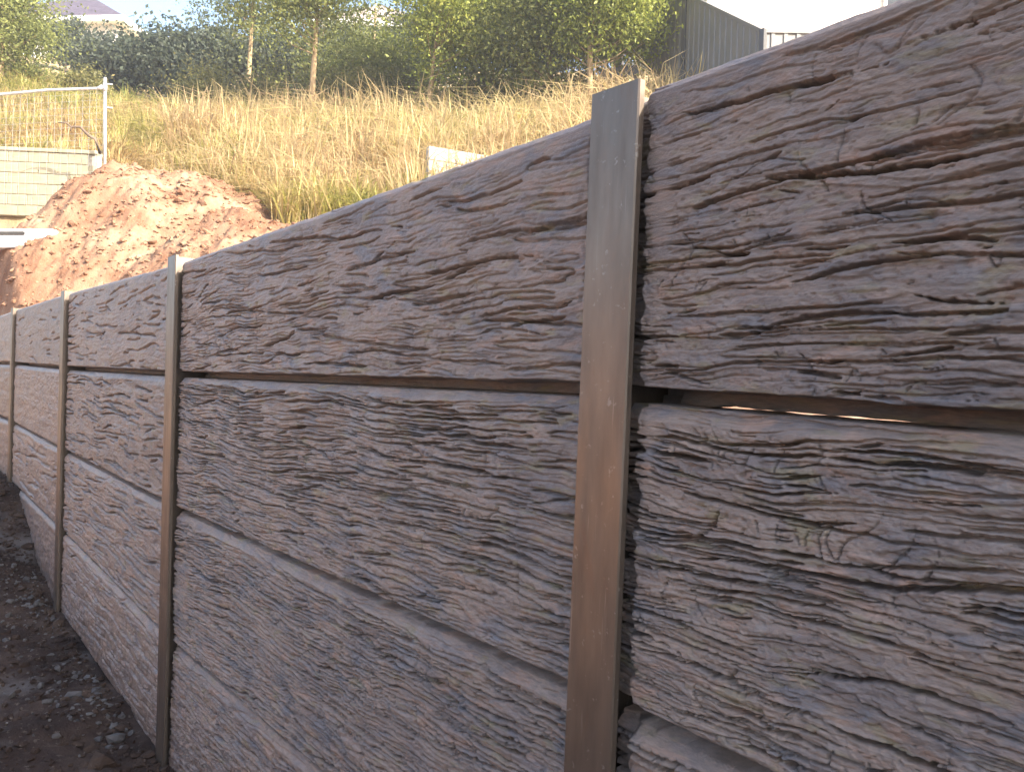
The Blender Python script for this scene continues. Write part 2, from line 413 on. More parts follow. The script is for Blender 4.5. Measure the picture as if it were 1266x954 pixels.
def relief(u, v, hgt, seed, amp, kind, dens=0.0):
    """timber-like moulded relief in metres at length u, height v of one panel (u, v are 2-D grids)"""
    s = seed * 5.0
    wv = .018*perlin(u*1.7, v*3.2, s+1) + .008*perlin(u*5, v*9, s+2) + .0030*perlin(u*15, v*24, s+3) + .0012*perlin(u*48, v*60, s+20)
    vv = v + wv
    uu = u + .03*perlin(u*5, v*16, s+4)
    ux = u[0].astype(np.float64); vy = v[:, 0].astype(np.float64)
    rag = perlin(u*95, v*150, s+21) + .7*perlin(u*210, v*260, s+22)
    dv = float(vy[1]-vy[0])
    def crack(fu, fv, sd, w, thr, soft=.30):
        """narrow ragged slots along the level curves of a stretched noise; they widen, thin out and stop"""
        if w < .6*dv: return 0.0
        c = perlin(uu*fu, vv*fv, s+sd) + .40*perlin(uu*fu*2.6, vv*fv*2.1, s+sd+1)
        gv, gu = np.gradient(c, vy, ux)
        gm_ = np.sqrt(gv*gv+gu*gu+1e-6)
        d = np.abs(c)/gm_
        mk = perlin(u*3.4, v*15, s+sd+2) + .5*perlin(u*12, v*38, s+sd+3)
        msk = sstep(thr-dens, thr-dens+soft, mk)*sstep(.35*max(fu, fv), .9*max(fu, fv), gm_)
        ww = max(w, 1.05*dv)*msk + 1e-5
        d = np.maximum(0, d + .38*w*rag)
        return sstep(1.25, .45, d/ww)*sstep(0, .3, msk)
    coarse = kind == 'slab'
    f1 = crack(1.0, 9 if coarse else 11, 30, .0034 if coarse else .0034, -.04 if coarse else -.08)
    f2 = crack(1.5, 18 if coarse else 24, 36, .0031 if coarse else .0025, -.20)
    f3 = crack(2.3, 33 if coarse else 43, 42, .0021, -.32)
    f4 = crack(4.2, 62 if coarse else 76, 48, .0013, -.34)
    fx_ = crack(9.0, 3.0, 90, .0022, .20 + dens) + crack(17.0, 6.0, 96, .0015, .24 + dens)      # short breaks across the grain
    # splinter plates at slightly different levels
    st = perlin(uu*1.6, vv*14, s+5) + .55*perlin(uu*4.5, vv*36, s+6) + .25*perlin(uu*12, vv*80, s+7)
    t = st*2.0; fl = np.floor(t); fr = t - fl
    lay = (fl + sstep(.0, .10, fr) - 0.85*fr) / 2.0
    grain = perlin(uu*11, vv*120, s+50) + .7*perlin(uu*30, vv*230, s+51)
    lump = perlin(uu*9, vv*16, s+60) + .6*perlin(uu*24, vv*38, s+63)
    grit = perlin(u*60, v*80, s+61) + .8*perlin(u*130, v*160, s+62) + .6*perlin(u*260, v*300, s+64)
    pits = sstep(.32, .62, perlin(u*85, v*120, s+65))
    sm = sstep(-.60, .0, perlin(u*2.6, v*6.5, s+70) + .35*perlin(u*8, v*14, s+71))      # worn smooth patches
    k = .35 + .65*sm
    fine = 1.0
    if kind == 'slab':                                    # upper boards: fewer, longer splits and a smoother upper band
        k = k * (1 - .60*sstep(hgt*.50, hgt*.97, v)); fine = .7
    h = amp * (.0034*lay*k + .0024*lump*(.7 if coarse else 1) - .0240*f1*k**.5 - .0200*f2*k**.5*(.6+.4*fine) - .0150*f3*k*fine - .0080*f4*k*fine - .0055*fx_*k + .0009*grain*k + .0011*grit - .0022*pits*k)
    return np.clip(h, -.034, .014)

def panel_mesh(name, x0, x1, za0, za1, zb0, zb1, seed, amp, kind, us, nv, notch=None, tongue=None, b0=False, dens=0.0, seams=(), patches=()):
    """x0/x1 ends, z (bottom, top) at each end; us: stations 0..1 along the board; front face near y = 0, 75 mm thick"""
    u = x0 + (x1-x0)*us
    h0 = (za1-za0 + zb1-zb0)/2
    vs = np.linspace(0, 1, nv)
    U, V = np.meshgrid(u, vs)
    zb = za0 + (zb0-za0)*us; zt = za1 + (zb1-za1)*us
    Zl = zb[None, :] + (zt-zb)[None, :]*V
    vm = V*h0
    R = relief(U, vm, h0, seed, amp, kind, dens)
    for (sx, v0, v1, dep) in seams:                       # short upright splits across the grain
        xx = sx + .006*perlin(vm*30, vm*0+seed, 3) + .004*perlin(vm*90, vm*0+seed, 5)
        R = R - dep*np.exp(-((U-xx)/.004)**2)*sstep(v0, v0+.03, vm)*sstep(v1, v1-.03, vm)
    for (pxx, pv, ru, rv, hh) in patches:                 # trowelled-smooth spots
        e = np.exp(-(((U-pxx)/ru)**4 + ((vm-pv)/rv)**4))
        R = R*(1-.85*e) + hh*e
    # arrises: small worn chamfer on top, rebate along the foot
    tb = .010 if kind == 'slab' else .020; bb = .030 if b0 else .026
    et = np.clip((vm-(h0-tb))/tb, 0, 1); eb = np.clip((bb-vm)/bb, 0, 1)
    fade = 1 - (.75 if kind == 'slab' else .8)*sstep(.0, .6, np.clip((vm-(h0-.034))/.034, 0, 1)) - .8*sstep(.0, .2, eb)
    wob = .25*perlin(U*9, U*0+seed, 77) + .2*perlin(U*31, U*0+seed, 78)
    Y = R*fade - (.007 if kind == 'slab' else .016)*et - .088*sstep(.20+.3*wob, .36+.3*wob, eb) - .003*eb
    edge = np.minimum(U-x0, x1-U)
    Y = Y - .022*sstep(.046, .030, edge + .010*perlin(U*20, vm*40, seed))
    crumble = .0030*fbm(u*14, u*0+seed, 4, 81)
    Zl = Zl + (sstep(h0-.03, h0, vm)*crumble[None, :])*.5
    if notch is not None: Zl = Zl + sstep(.02, 0, vm)*notch(u)[None, :]
    ends = np.minimum(U-x0, x1-U)
    back = -.130
    rows = [np.stack([U[0], np.full(len(u), back), Zl[0]], -1)]
    for k in range(nv): rows.append(np.stack([U[k], Y[k], Zl[k]], -1))
    if kind != 'slab':                                    # tongue that closes the joint from behind
        tz = Zl[-1] + .012 - (tongue(u) if tongue is not None else 0)
        rows.append(np.stack([U[-1], np.full(len(u), -.100), Zl[-1]], -1))
        rows.append(np.stack([U[-1], np.full(len(u), -.103), tz], -1))
        rows.append(np.stack([U[-1], np.full(len(u), -.115), tz], -1))
        rows.append(np.stack([U[-1], np.full(len(u), -.118), Zl[-1]], -1))
    rows.append(np.stack([U[-1], np.full(len(u), back), Zl[-1]], -1))
    A = np.stack(rows)
    nr, nc = A.shape[:2]
    q = grid_quads(nr, nc, wrap=True)[:, ::-1]
    me = np_mesh(name, A.reshape(-1, 3), quads=q)
    return me

def stations(n_dense, dense_to, n_rest):
    a = np.linspace(0, dense_to, n_dense, endpoint=False); b = np.linspace(dense_to, 1, n_rest)
    return np.concatenate([a, b])
def gap_notch(u):
    # the slit of daylight under the near top board
    return (-.0005 + .0011*perlin(u*30, u*0, 91))*sstep(-.475, -.445, u)*sstep(-.235, -.250, u) + .0052*np.exp(-((u+.213)/.005)**2) - .0025*sstep(-.20, -.18, u) - .0025*sstep(-.445, -.475, u)

PH = .047     # post half width
def bay(b, xa, xb, offa, offb, stat, nvs, rows=4):
    for r in range(rows):
        x0, x1 = xa, xb
        g = .0015
        za0, zb0 = ROW[r+1]+offa[r+1]+g, ROW[r+1]+offb[r+1]+g
        za1, zb1 = ROW[r]+offa[r]-g, ROW[r]+offb[r]-g
        amp = [.85, 1.05, 1.2, 1.2][r] * (1.12 if b <= 0 else 1.0)
        kw = {'dens': [.0, .12, .28, .28][r]}
        if b == 1 and r == 0: kw['seams'] = [(1.30, .06, .24, .009), (1.02, .33, .42, .006)]
        if b == 1 and r == 1: kw['seams'] = [(1.15, .16, .24, .006), (.42, .12, .20, .006), (.13, .10, .19, .006)]
        if b == 0:
            kw['b0'] = True
            if r == 0:
                kw['notch'] = lambda u: gap_notch(u)
                kw['patches'] = [(-.150, .30, .017, .085, .001), (-.37, .235, .022, .022, .002)]
            if r == 1:
                kw['tongue'] = lambda u: .014*sstep(-.54, -.51, u)*sstep(-.16, -.18, u)
                kw['patches'] = [(-.142, .37, .013, .06, .001), (-.33, .285, .012, .02, .001)]
        me = panel_mesh('concrete_panel', x0, x1, za0, za1, zb0, zb1, 1 + b*4.37 + r*1.71, amp, 'slab' if r == 0 else 'board', stat, nvs[r], **kw)
        o = link('concrete_panel', me, M['concrete'], wall)
gapx = .012
nearoff = [a + (b2-a)*1.0 for a, b2 in zip(OFF[0.5], OFF[-1])]
st0 = 1 - stations(350, .34, 55)[::-1]              # dense toward post at x = 0
PX = [-.070, 2.052, 4.095, 6.14, 6.14+BAY, 6.14+2*BAY]
bay(0, PX[0]-BAY+gapx, PX[0]-gapx, OFF[-1], OFF[0.5], st0, [370, 420, 180, 40])
bay(1, PX[0]+gapx, PX[1]-gapx, OFF[0], OFF[1], stations(230, .42, 190), [220, 255, 255, 170])
bay(2, PX[1]+gapx, PX[2]-gapx, OFF[1], OFF[2], np.linspace(0, 1, 190), [110, 120, 120, 120])
bay(3, PX[2]+gapx, PX[3]-gapx, OFF[2], OFF[3], np.linspace(0, 1, 140), [80, 80, 80, 60])
bay(4, PX[3]+gapx, PX[4]-gapx, OFF[3], OFF[4], np.linspace(0, 1, 90), [50]*4)
bay(5, PX[4]+gapx, PX[5]-gapx, OFF[4], OFF[5], np.linspace(0, 1, 60), [30]*4)
bay(-1, PX[0]-2*BAY+gapx, PX[0]-BAY-gapx, OFF[5], OFF[-1], np.linspace(0, 1, 80), [40]*4)

def post_mesh():
    """rolled steel H section, flange face toward +Y, with small bevels; 2.25 m long"""
    w, tf, tw, y0, y1 = PH, .0115, .0065, -.150, .021
    c = .0022
    prof = [(-w+c, y1), (-w, y1-c), (-w, y1-tf), (-tw/2, y1-tf), (-tw/2, y0+tf), (-w, y0+tf), (-w, y0), (w, y0), (w, y0+tf),
            (tw/2, y0+tf), (tw/2, y1-tf), (w, y1-tf), (w, y1-c), (w-c, y1)]
    n = len(prof); zs = [-.42, .3, .8, 1.2, 1.5, 1.80]
    vs = [(x, y, z) for z in zs for (x, y) in prof]
    fs = [(k*n+i, k*n+n+i, k*n+n+(i+1) % n, k*n+(i+1) % n) for k in range(len(zs)-1) for i in range(n)]
    fs += [tuple(range(n)), tuple(range((len(zs)-1)*n, len(zs)*n))[::-1]]
    me = bpy.data.meshes.new('steel_post'); me.from_pydata(vs, [], fs); me.update()
    return me
pm = post_mesh(); pm.materials.append(M['steel'])
for i, (x, dz, lean) in enumerate([(PX[0]+.020, -.004, -.016), (PX[1]-.012, -.024, .008), (PX[2]-.01, -.006, .01), (PX[3], .006, .0), (PX[4], .01, .0), (PX[5], 0, 0), (PX[0]-BAY, .02, 0)]):
    o = link('steel_post', pm, None, wall, (x, 0, dz)); o.rotation_euler = (0, lean, 0)

# ------------------------------------------------------------------ clods of soil
def clod_mesh(name, pos, size, seed, flat=.7):
    """many small irregular lumps in one mesh"""
    r2 = np.random.default_rng(seed)
    g = (1+5**.5)/2
    vv = np.array([(-1,g,0),(1,g,0),(-1,-g,0),(1,-g,0),(0,-1,g),(0,1,g),(0,-1,-g),(0,1,-g),(g,0,-1),(g,0,1),(-g,0,-1),(-g,0,1)])/math.sqrt(1+g*g)
    nf = [(0,11,5),(0,5,1),(0,1,7),(0,7,10),(0,10,11),(1,5,9),(5,11,4),(11,10,2),(10,7,6),(7,1,8),(3,9,4),(3,4,2),(3,2,6),(3,6,8),(3,8,9),(4,9,5),(2,4,11),(6,2,10),(8,6,7),(9,8,1)]
    vv = np.array(vv); nf = np.array(nf); n = len(pos)
    R = r2.uniform(.6, 1.25, (n, len(vv), 1))
    S = r2.uniform(.6, 1.3, (n, 1, 3)); S[:, :, 2] *= flat
    an = r2.uniform(0, 6.28, n); ca, sa = np.cos(an), np.sin(an)
    q = vv[None]*R*S
    x = q[:, :, 0]*ca[:, None]-q[:, :, 1]*sa[:, None]; y = q[:, :, 0]*sa[:, None]+q[:, :, 1]*ca[:, None]
    q = np.stack([x, y, q[:, :, 2]], -1)*np.asarray(size)[:, None, None] + np.asarray(pos)[:, None, :]
    f = (nf[None] + (np.arange(n)*len(vv))[:, None, None]).reshape(-1, 3)
    return np_mesh(name, q.reshape(-1, 3), tris=f, smooth=False)
n = 4200
cx = rng.uniform(1.6, 7.5, n); cy = rng.uniform(.0, 1.25, n)**1.0
cy = np.where(rng.random(n) < .35, .03+rng.exponential(.10, n), cy)
sz = rng.lognormal(-4.75, .55, n).clip(.003, .045)
cz = ground_z(cx, cy) + sz*.25
dirt = link('loose_soil', clod_mesh('loose_soil', np.stack([cx, cy, cz], -1), sz, 3), M['ground'])
tag(dirt, 'dark crumbled soil and rubble along the foot of the wall', 'soil', kind='stuff')
n = 450
cx = rng.normal(4.25, .38, n); cy = np.abs(rng.normal(.10, .28, n))+.03
k2 = rng.random(n) < .35; cx[k2] = rng.normal(2.75, .3, k2.sum()); cy[k2] = np.abs(rng.normal(.0, .13, k2.sum()))+.03
sz = rng.lognormal(-4.7, .5, n).clip(.003, .035)
M['rubble'] = simple('cement_rubble', (.05, .046, .046), (.115, .108, .106), 12, .95, 0, .5, .006)
rub = link('cement_rubble', clod_mesh('cement_rubble', np.stack([cx, cy, ground_z(cx, cy)+sz*.3], -1), sz, 5), M['rubble'])
tag(rub, 'pale grey cement rubble spilled at the feet of the posts', 'rubble', kind='stuff')

n = 260
tx = np.concatenate([rng.uniform(.1, 6.2, 200), rng.uniform(-.6, -.1, 60)]); ty = -rng.uniform(.022, .12, n)
tz = ROW[0] + np.interp(tx, [-.6, -.1, .0, .9, 2.05, 4.1, 6.2], [.012, .006, -.006, -.020, -.026, .002, .012])
sz = rng.lognormal(-5.6, .45, n).clip(.002, .010)
crm = link('soil_crumbs', clod_mesh('soil_crumbs', np.stack([tx, ty, tz+sz*.3], -1), sz, 17), M['ground'])
tag(crm, 'small crumbs of soil lying along the top edge of the wall', 'soil', kind='stuff')

# ------------------------------------------------------------------ clay heap
def heap_h(lx, ly):
    """height of the mound over its own base plane"""
    q = lx + .18
    r = np.sqrt((q/np.where(q > 0, 2.2, 1.6))**2 + (ly/1.9)**2)
    main = 1.45*np.clip(1-r, 0, 1)**.80
    r2 = np.sqrt(((lx+1.35)/1.5)**2 + ((ly+1.0)/1.2)**2); s2 = .95*np.clip(1-r2, 0, 1)
    r3 = np.sqrt(((lx-1.5)/1.6)**2 + ((ly+.9)/1.3)**2); s3 = .65*np.clip(1-r3, 0, 1)
    return np.maximum(np.maximum(main, s2), s3)
hc = P(150, 330, 10.6); HX, HY = hc[0], hc[1]
hz0 = float(ground_z(HX, HY, False)) - .15
fx = np.array([_r[0], _r[1]]); fy = np.array([FW[0], FW[1]])/math.hypot(FW[0], FW[1])
ll = np.linspace(-3.2, 3.2, 230); mm = np.linspace(-2.6, 2.2, 170)
LX, LY = np.meshgrid(ll, mm)
def heap_z(LX, LY):
    wx = HX + LX*fx[0] + LY*fy[0]; wy = HY + LX*fx[1] + LY*fy[1]
    h = heap_h(LX, LY); e = sstep(0, .35, h)
    nz = .13*fbm(LX*1.6, LY*1.6, 3, 21) + .045*np.abs(fbm(LX*4.5, LY*4.5, 3, 25)) + .03*fbm(LX*14, LY*14, 3, 29)
    z = ground_z(wx, wy, False)*1.0
    z = z + h*.93 + e*nz - .12*(1-e)
    return wx, wy, z
WX, WY, WZ = heap_z(LX, LY)
heap = empty('clay_heap', (HX, HY, hz0))
tag(heap, 'sunlit mound of red and tan clay behind the far end of the wall', 'soil heap')
hm = link('mound', np_mesh('mound', np.stack([WX-HX, WY-HY, WZ-hz0], -1).reshape(-1, 3), quads=grid_quads(len(mm), len(ll))), M['clay'], heap)
n = 5200
hx = rng.uniform(-3.0, 3.0, n); hy = rng.uniform(-2.4, 1.2, n)
wx, wy, wz = heap_z(hx, hy); keep = heap_h(hx, hy) > .0
sz = rng.lognormal(-4.0, .5, n).clip(.008, .07)
pos = np.stack([wx-HX, wy-HY, wz-hz0+sz*.25], -1)[keep]
hcl = link('clods', clod_mesh('clods', pos, sz[keep], 9), M['clay'], heap); tag(hcl, kind='stuff')
# loose lit crumbs on the backfill just behind the wall
n = 2600
bx = rng.uniform(1.5, 12, n); by = -rng.uniform(.6, 7.0, n)
sz = rng.lognormal(-3.9, .5, n).clip(.01, .08)
bf = link('backfill_clods', clod_mesh('backfill_clods', np.stack([bx, by, ground_z(bx, by)+sz*.3], -1), sz, 13), M['clay'])
tag(bf, 'tan clay crumbs scattered over the backfill behind the wall', 'soil', kind='stuff')

# ------------------------------------------------------------------ dry grass bank
def grass_obj(name, n, dr, cr, hrange, cols, label, seed, wid=.012, dens=None):
    r2 = np.random.default_rng(seed)
    d = r2.uniform(dr[0], dr[1], n); c = r2.uniform(cr[0], cr[1], n)
    lat = (c-IW/2)/FPX*d
    # tussocks: pull most blades toward clump centres
    x = CAM[0] + fy[0]*d + fx[0]*lat; y = CAM[1] + fy[1]*d + fx[1]*lat
    ncl = n//45; ci = r2.integers(0, ncl, n)
    pull = (r2.random(n) < .75)
    x = np.where(pull, x[ci] + r2.normal(0, .13, n), x); y = np.where(pull, y[ci] + r2.normal(0, .13, n), y)
    if dens is not None:
        k = dens(x, y, r2); x, y, ci = x[k], y[k], ci[k]; n = len(x)
    z = ground_z(x, y) - .03
    clh = r2.uniform(.55, 1.2, ncl)[ci]
    patch = fbm(x*.55, y*.55, 3, seed)
    h = r2.uniform(hrange[0], hrange[1], n)*clh
    az = r2.uniform(0, 2*np.pi, n); lean = np.abs(r2.normal(0, .75, n))+.10
    dx, dy = np.cos(az), np.sin(az)
    w = wid*r2.uniform(.6, 1.5, n)
    px, py = -dy*w, dx*w
    # 3-segment blade: drooping tip
    P0 = np.stack([x, y, z], -1)
    t1 = np.stack([dx*lean*h*.35, dy*lean*h*.35, h*.55], -1); t2 = np.stack([dx*lean*h*1.0, dy*lean*h*1.0, h*np.maximum(.15, .98-.42*lean)], -1)
    sd = np.stack([px, py, np.zeros(n)], -1)
    V = np.stack([P0-sd, P0+sd, P0+t1-sd*.9, P0+t1+sd*.9, P0+t2], 1)
    q = np.array([[0, 1, 3, 2]]); t = np.array([[2, 3, 4]])
    o = (np.arange(n)*5)[:, None]
    cols = np.array(cols); g = np.clip(.5+.75*patch+r2.normal(0, .28, n), 0, .999)*(len(cols)-1)
    i = np.floor(g).astype(int); fr = (g-i)[:, None]
    cc = cols[i]*(1-fr)+cols[i+1]*fr
    cc = cc*r2.uniform(.75, 1.2, (n, 1))
    C = np.repeat(cc[:, None, :], 5, 1)
    me = np_mesh(name, V.reshape(-1, 3), quads=q+o, tris=t+o, col=C.reshape(-1, 3))
    return tag(link(name, me, M['grass']), label, 'grass', kind='stuff')
GOLD = [(.46, .32, .15), (.56, .44, .21), (.60, .50, .26), (.54, .46, .18), (.36, .35, .10)]
def not_heap(x, y, r2):
    lx = (x-HX)*fx[0]+(y-HY)*fx[1]; ly = (x-HX)*fy[0]+(y-HY)*fy[1]
    return heap_h(lx, ly) < .08
grass_obj('dry_grass', 76000, (10.8, 18.4), (130, 880), (.30, .70), GOLD, 'tall golden dry grass covering the bank behind the wall', 31, .011, not_heap)
grass_obj('dry_grass', 26000, (13.2, 20.5), (-190, 150), (.25, .60), GOLD, 'yellow dry grass on the slope above the cream block wall', 32, .011)
grass_obj('tussock_grass', 16000, (10.9, 17.5), (200, 870), (.50, 1.25), [(.54, .39, .22), (.60, .46, .26), (.62, .51, .28), (.58, .48, .22)], 'arching tan tussocks standing out of the dry grass bank', 34, .010, not_heap)
GRN = [(.50, .42, .16), (.42, .40, .12), (.30, .33, .09), (.20, .25, .07)]
grass_obj('green_grass', 16000, (16.5, 22), (-190, 900), (.3, .75), GRN, 'yellow-green grass and weeds under the trees on the bank', 33, .013)

# ------------------------------------------------------------------ trees
def tree(name, base, height, crown_c, crown_r, nleaf, cols, label, seed, trunk_r=.06, bark='bark', leaf=(.085, .019), lean=(0, 0), nclump=70, droop=.5, trunk_to=.8, group='trees on the bank'):
    """base world point; crown centre relative to base; crown radii; leaves gathered in clumps at branch ends"""
    r2 = np.random.default_rng(seed)
    base = np.array(base, float)
    root = empty(name, base); tag(root, label, 'tree', group)
    tb = MB(); N = 9
    path = []
    for k in range(N+1):
        f = k/N
        path.append(np.array([lean[0]*f + .05*math.sin(f*5+seed)*height*.12, lean[1]*f + .05*math.cos(f*4+seed)*height*.12, -.25 + f*(height*trunk_to+.25)]))
    tb.tube(path, [trunk_r*(1-.78*k/N) for k in range(N+1)], 8)
    cc = np.array(crown_c, float); cr = np.array(crown_r, float)
    cl = []
    while len(cl) < nclump:
        p = r2.normal(0, 1, 3); p /= np.linalg.norm(p); p = p * r2.uniform(.15, 1.0)**.45
        # uneven outline
        s = .72 + .40*math.sin(3.1*p[0]+seed)*math.cos(2.7*p[2]+1.7*p[1]+seed*.7) + r2.uniform(-.12, .12)
        cl.append(cc + p*cr*s)
    cl = np.array(cl)
    for c in cl[::2]:
        # limb from the trunk to the clump
        zt = np.clip(c[2]-.35*np.hypot(c[0], c[1])-.2, height*.12, height*trunk_to*.97)
        f = (zt+.25)/(height*trunk_to+.25)*N; i = int(min(f, N-1)); a = path[i]*(1-(f-i))+path[i+1]*(f-i)
        md = (a+c)/2 + np.array([0, 0, -.08*np.linalg.norm(c-a)]) + r2.normal(0, .05, 3)
        r0 = max(.008, trunk_r*.32*(1-.6*f/N))
        tb.tube([a, md, c], [r0, r0*.6, r0*.25], 5, False)
    tb.build('trunk', M[bark], root, smooth=True)
    ci = r2.integers(0, nclump, nleaf)
    cs = r2.uniform(.55, 1.35, nclump)
    sg = .115*np.mean(cr)*2.5*cs[ci][:, None]
    off = r2.normal(0, 1, (nleaf, 3))*sg*np.array([1, 1, .62])
    C = cl[ci] + off
    C[:, 2] = np.maximum(C[:, 2], .15)
    ax = r2.normal(0, 1, (nleaf, 3)); ax[:, 2] -= droop; ax /= np.linalg.norm(ax, axis=1)[:, None]
    nn = r2.normal(0, 1, (nleaf, 3)); sd = np.cross(ax, nn); sd /= np.linalg.norm(sd, axis=1)[:, None]+1e-6
    L = leaf[0]*r2.uniform(.6, 1.4, (nleaf, 1)); Wd = leaf[1]*r2.uniform(.7, 1.4, (nleaf, 1))
    V = np.stack([C, C+ax*L*.5+sd*Wd, C+ax*L, C+ax*L*.5-sd*Wd], 1)
    cols = np.array(cols); g = r2.beta(1.4, 1.4, nclump)[ci]*.6 + r2.random(nleaf)*.4
    g = g*(len(cols)-1)*.999; i = np.floor(g).astype(int); fr = (g-i)[:, None]
    cc2 = (cols[i]*(1-fr)+cols[i+1]*fr)*r2.uniform(.8, 1.2, (nleaf, 1))
    me = np_mesh('crown', V.reshape(-1, 3), quads=(np.arange(nleaf)*4)[:, None]+np.array([[0, 1, 2, 3]]), col=np.repeat(cc2[:, None], 4, 1).reshape(-1, 3), smooth=False)
    link('crown', me, M['leaf'], root)
    return root
OLIVE = [(.11, .130, .048), (.18, .205, .066), (.25, .27, .082), (.34, .34, .11)]
BRIGHT = [(.13, .165, .042), (.23, .275, .058), (.33, .365, .075), (.44, .43, .11)]
DARK = [(.055, .070, .055), (.080, .10, .072), (.105, .125, .08), (.13, .145, .085)]
SHRUB = [(.11, .115, .045), (.17, .17, .065), (.24, .23, .085), (.30, .25, .11)]
def gp(px, d):
    """ground point under photo column px at depth d"""
    p = P(px, 400, d); p[2] = float(ground_z(p[0], p[1], False)); return p
def tr(px, d, *a, **k): return tree('sapling_tree' if k.pop('young', True) else 'tree', gp(px, d), *a, **k)
R3 = _r
def rel(latm, up, fwd=0): return (fx[0]*latm+fy[0]*fwd, fx[1]*latm+fy[1]*fwd, up)
tr(379, 17.0, 5.5, rel(-.1, 2.9), (1.35, 1.3, 1.6), 12150, OLIVE, 'slender young tree with a bare pale trunk standing in the middle of the grass bank', 101, trunk_r=.085, nclump=60)
tr(517, 16.4, 5.5, rel(.35, 2.9), (1.35, 1.3, 1.9), 16200, BRIGHT, 'thin leaning sapling with yellow-green leaves above the pale concrete slab', 102, trunk_r=.05, lean=tuple(np.array(rel(.35, 0))[:2]), nclump=80)
tr(668, 16.2, 5.0, rel(-.15, 2.15), (1.45, 1.3, 1.9), 27000, OLIVE, 'dense leafy tree with low branches left of the orange-barked trunk', 103, trunk_r=.07, nclump=120)
tr(719, 15.2, 4.2, rel(.42, 2.50), (1.42, 1.2, 1.40), 27000, BRIGHT, 'bushy bright green tree on an orange-barked trunk beside the grey fence', 104, trunk_r=.075, nclump=130)
tr(592, 18.4, 5.0, rel(0, 2.1), (1.5, 1.4, 2.0), 24300, OLIVE, 'dense olive tree between the leaning sapling and the low-branched tree', 105, trunk_r=.08, nclump=120)
tr(452, 19.6, 3.6, rel(0, 1.35), (1.6, 1.4, 1.25), 17550, OLIVE, 'low bushy tree behind and between the two slender pale trunks', 106, trunk_r=.07, nclump=90)
tr(300, 20.5, 5.6, rel(.1, 3.1), (1.5, 1.4, 1.3), 8775, OLIVE, 'open-crowned tree with sky showing through, left of the slender bare trunk', 107, trunk_r=.08, nclump=55)
tr(-8, 18.5, 4.2, rel(0, 1.7), (1.05, 1.2, 1.7), 17550, OLIVE, 'olive green tree at the left edge above the fence rail', 108, trunk_r=.08, nclump=100)
tr(138, 24.5, 2.3, rel(0, 1.05), (1.4, 1.3, .85), 9000, DARK, 'dark tree in front of the tiled house, right of the fence post', 110, bark='bark_dark', trunk_r=.09, nclump=70, leaf=(.13, .04), young=False)
tr(205, 23.5, 2.5, rel(0, 1.25), (1.4, 1.3, 1.1), 9500, DARK, 'dark bluish tree at the right end of the tiled roof', 111, bark='bark_dark', trunk_r=.09, nclump=70, leaf=(.13, .04), young=False)
tr(262, 24.5, 2.5, rel(0, 1.45), (1.6, 1.4, 1.15), 10000, DARK, 'dark round shrubby tree below the gap of sky', 112, bark='bark_dark', trunk_r=.09, nclump=70, leaf=(.13, .04), young=False)
tr(345, 25.0, 2.3, rel(0, 1.3), (1.8, 1.4, 1.1), 10000, DARK, 'dark undergrowth tree behind the slender bare trunk', 113, bark='bark_dark', trunk_r=.09, nclump=70, leaf=(.13, .04), young=False)
tr(430, 25.5, 2.4, rel(0, 1.4), (1.8, 1.4, 1.2), 10000, DARK, 'dark tree under the pink-grey roof seen through leaves', 114, bark='bark_dark', trunk_r=.09, nclump=70, leaf=(.13, .04), young=False)
tr(515, 25.0, 2.9, rel(0, 1.7), (1.8, 1.4, 1.5), 11000, DARK, 'dark tree filling the gap behind the leaning sapling', 115, bark='bark_dark', trunk_r=.09, nclump=80, leaf=(.13, .04), young=False)
tr(72, 27.0, 1.9, rel(0, 1.0), (.9, .9, .9), 4000, DARK, 'small dark shrub against the white wall of the tiled house', 116, bark='bark_dark', trunk_r=.06, nclump=40, leaf=(.12, .04), young=False)
tr(752, 18.6, 5.0, rel(0, 2.4), (1.4, 1.3, 1.9), 20250, OLIVE, 'tall olive tree behind the bushy bright green one', 117, trunk_r=.08, nclump=100)

for i, (px, d, w_, h_) in enumerate([(250, 18.4, 1.0, .75), (322, 18.8, .9, .85), (430, 18.2, 1.0, .8), (486, 18.6, .8, .95), (560, 17.6, .9, .8), (628, 17.4, .9, .8), (700, 17.0, .8, .75), (395, 19.6, .9, 1.0), (95, 19.6, .7, .6)]):
    where = ['left of the open-crowned tree', 'between the open-crowned tree and the slender bare trunk', 'right of the slender bare trunk', 'left of the leaning sapling', 'right of the leaning sapling', 'left of the low-branched tree',
             'between the two right-hand trunks', 'behind the slender bare trunk', 'above the top rail near the fence post'][i]
    r_ = tree('shrub', gp(px, d), h_*1.5, rel(0, h_*.75), (w_, w_*.8, h_*.75), 3800, SHRUB, 'straggly olive-yellow shrub on the bank ' + where, 140+i, trunk_r=.025, nclump=40, group='shrubs under the trees')
    r_['category'] = 'shrub'

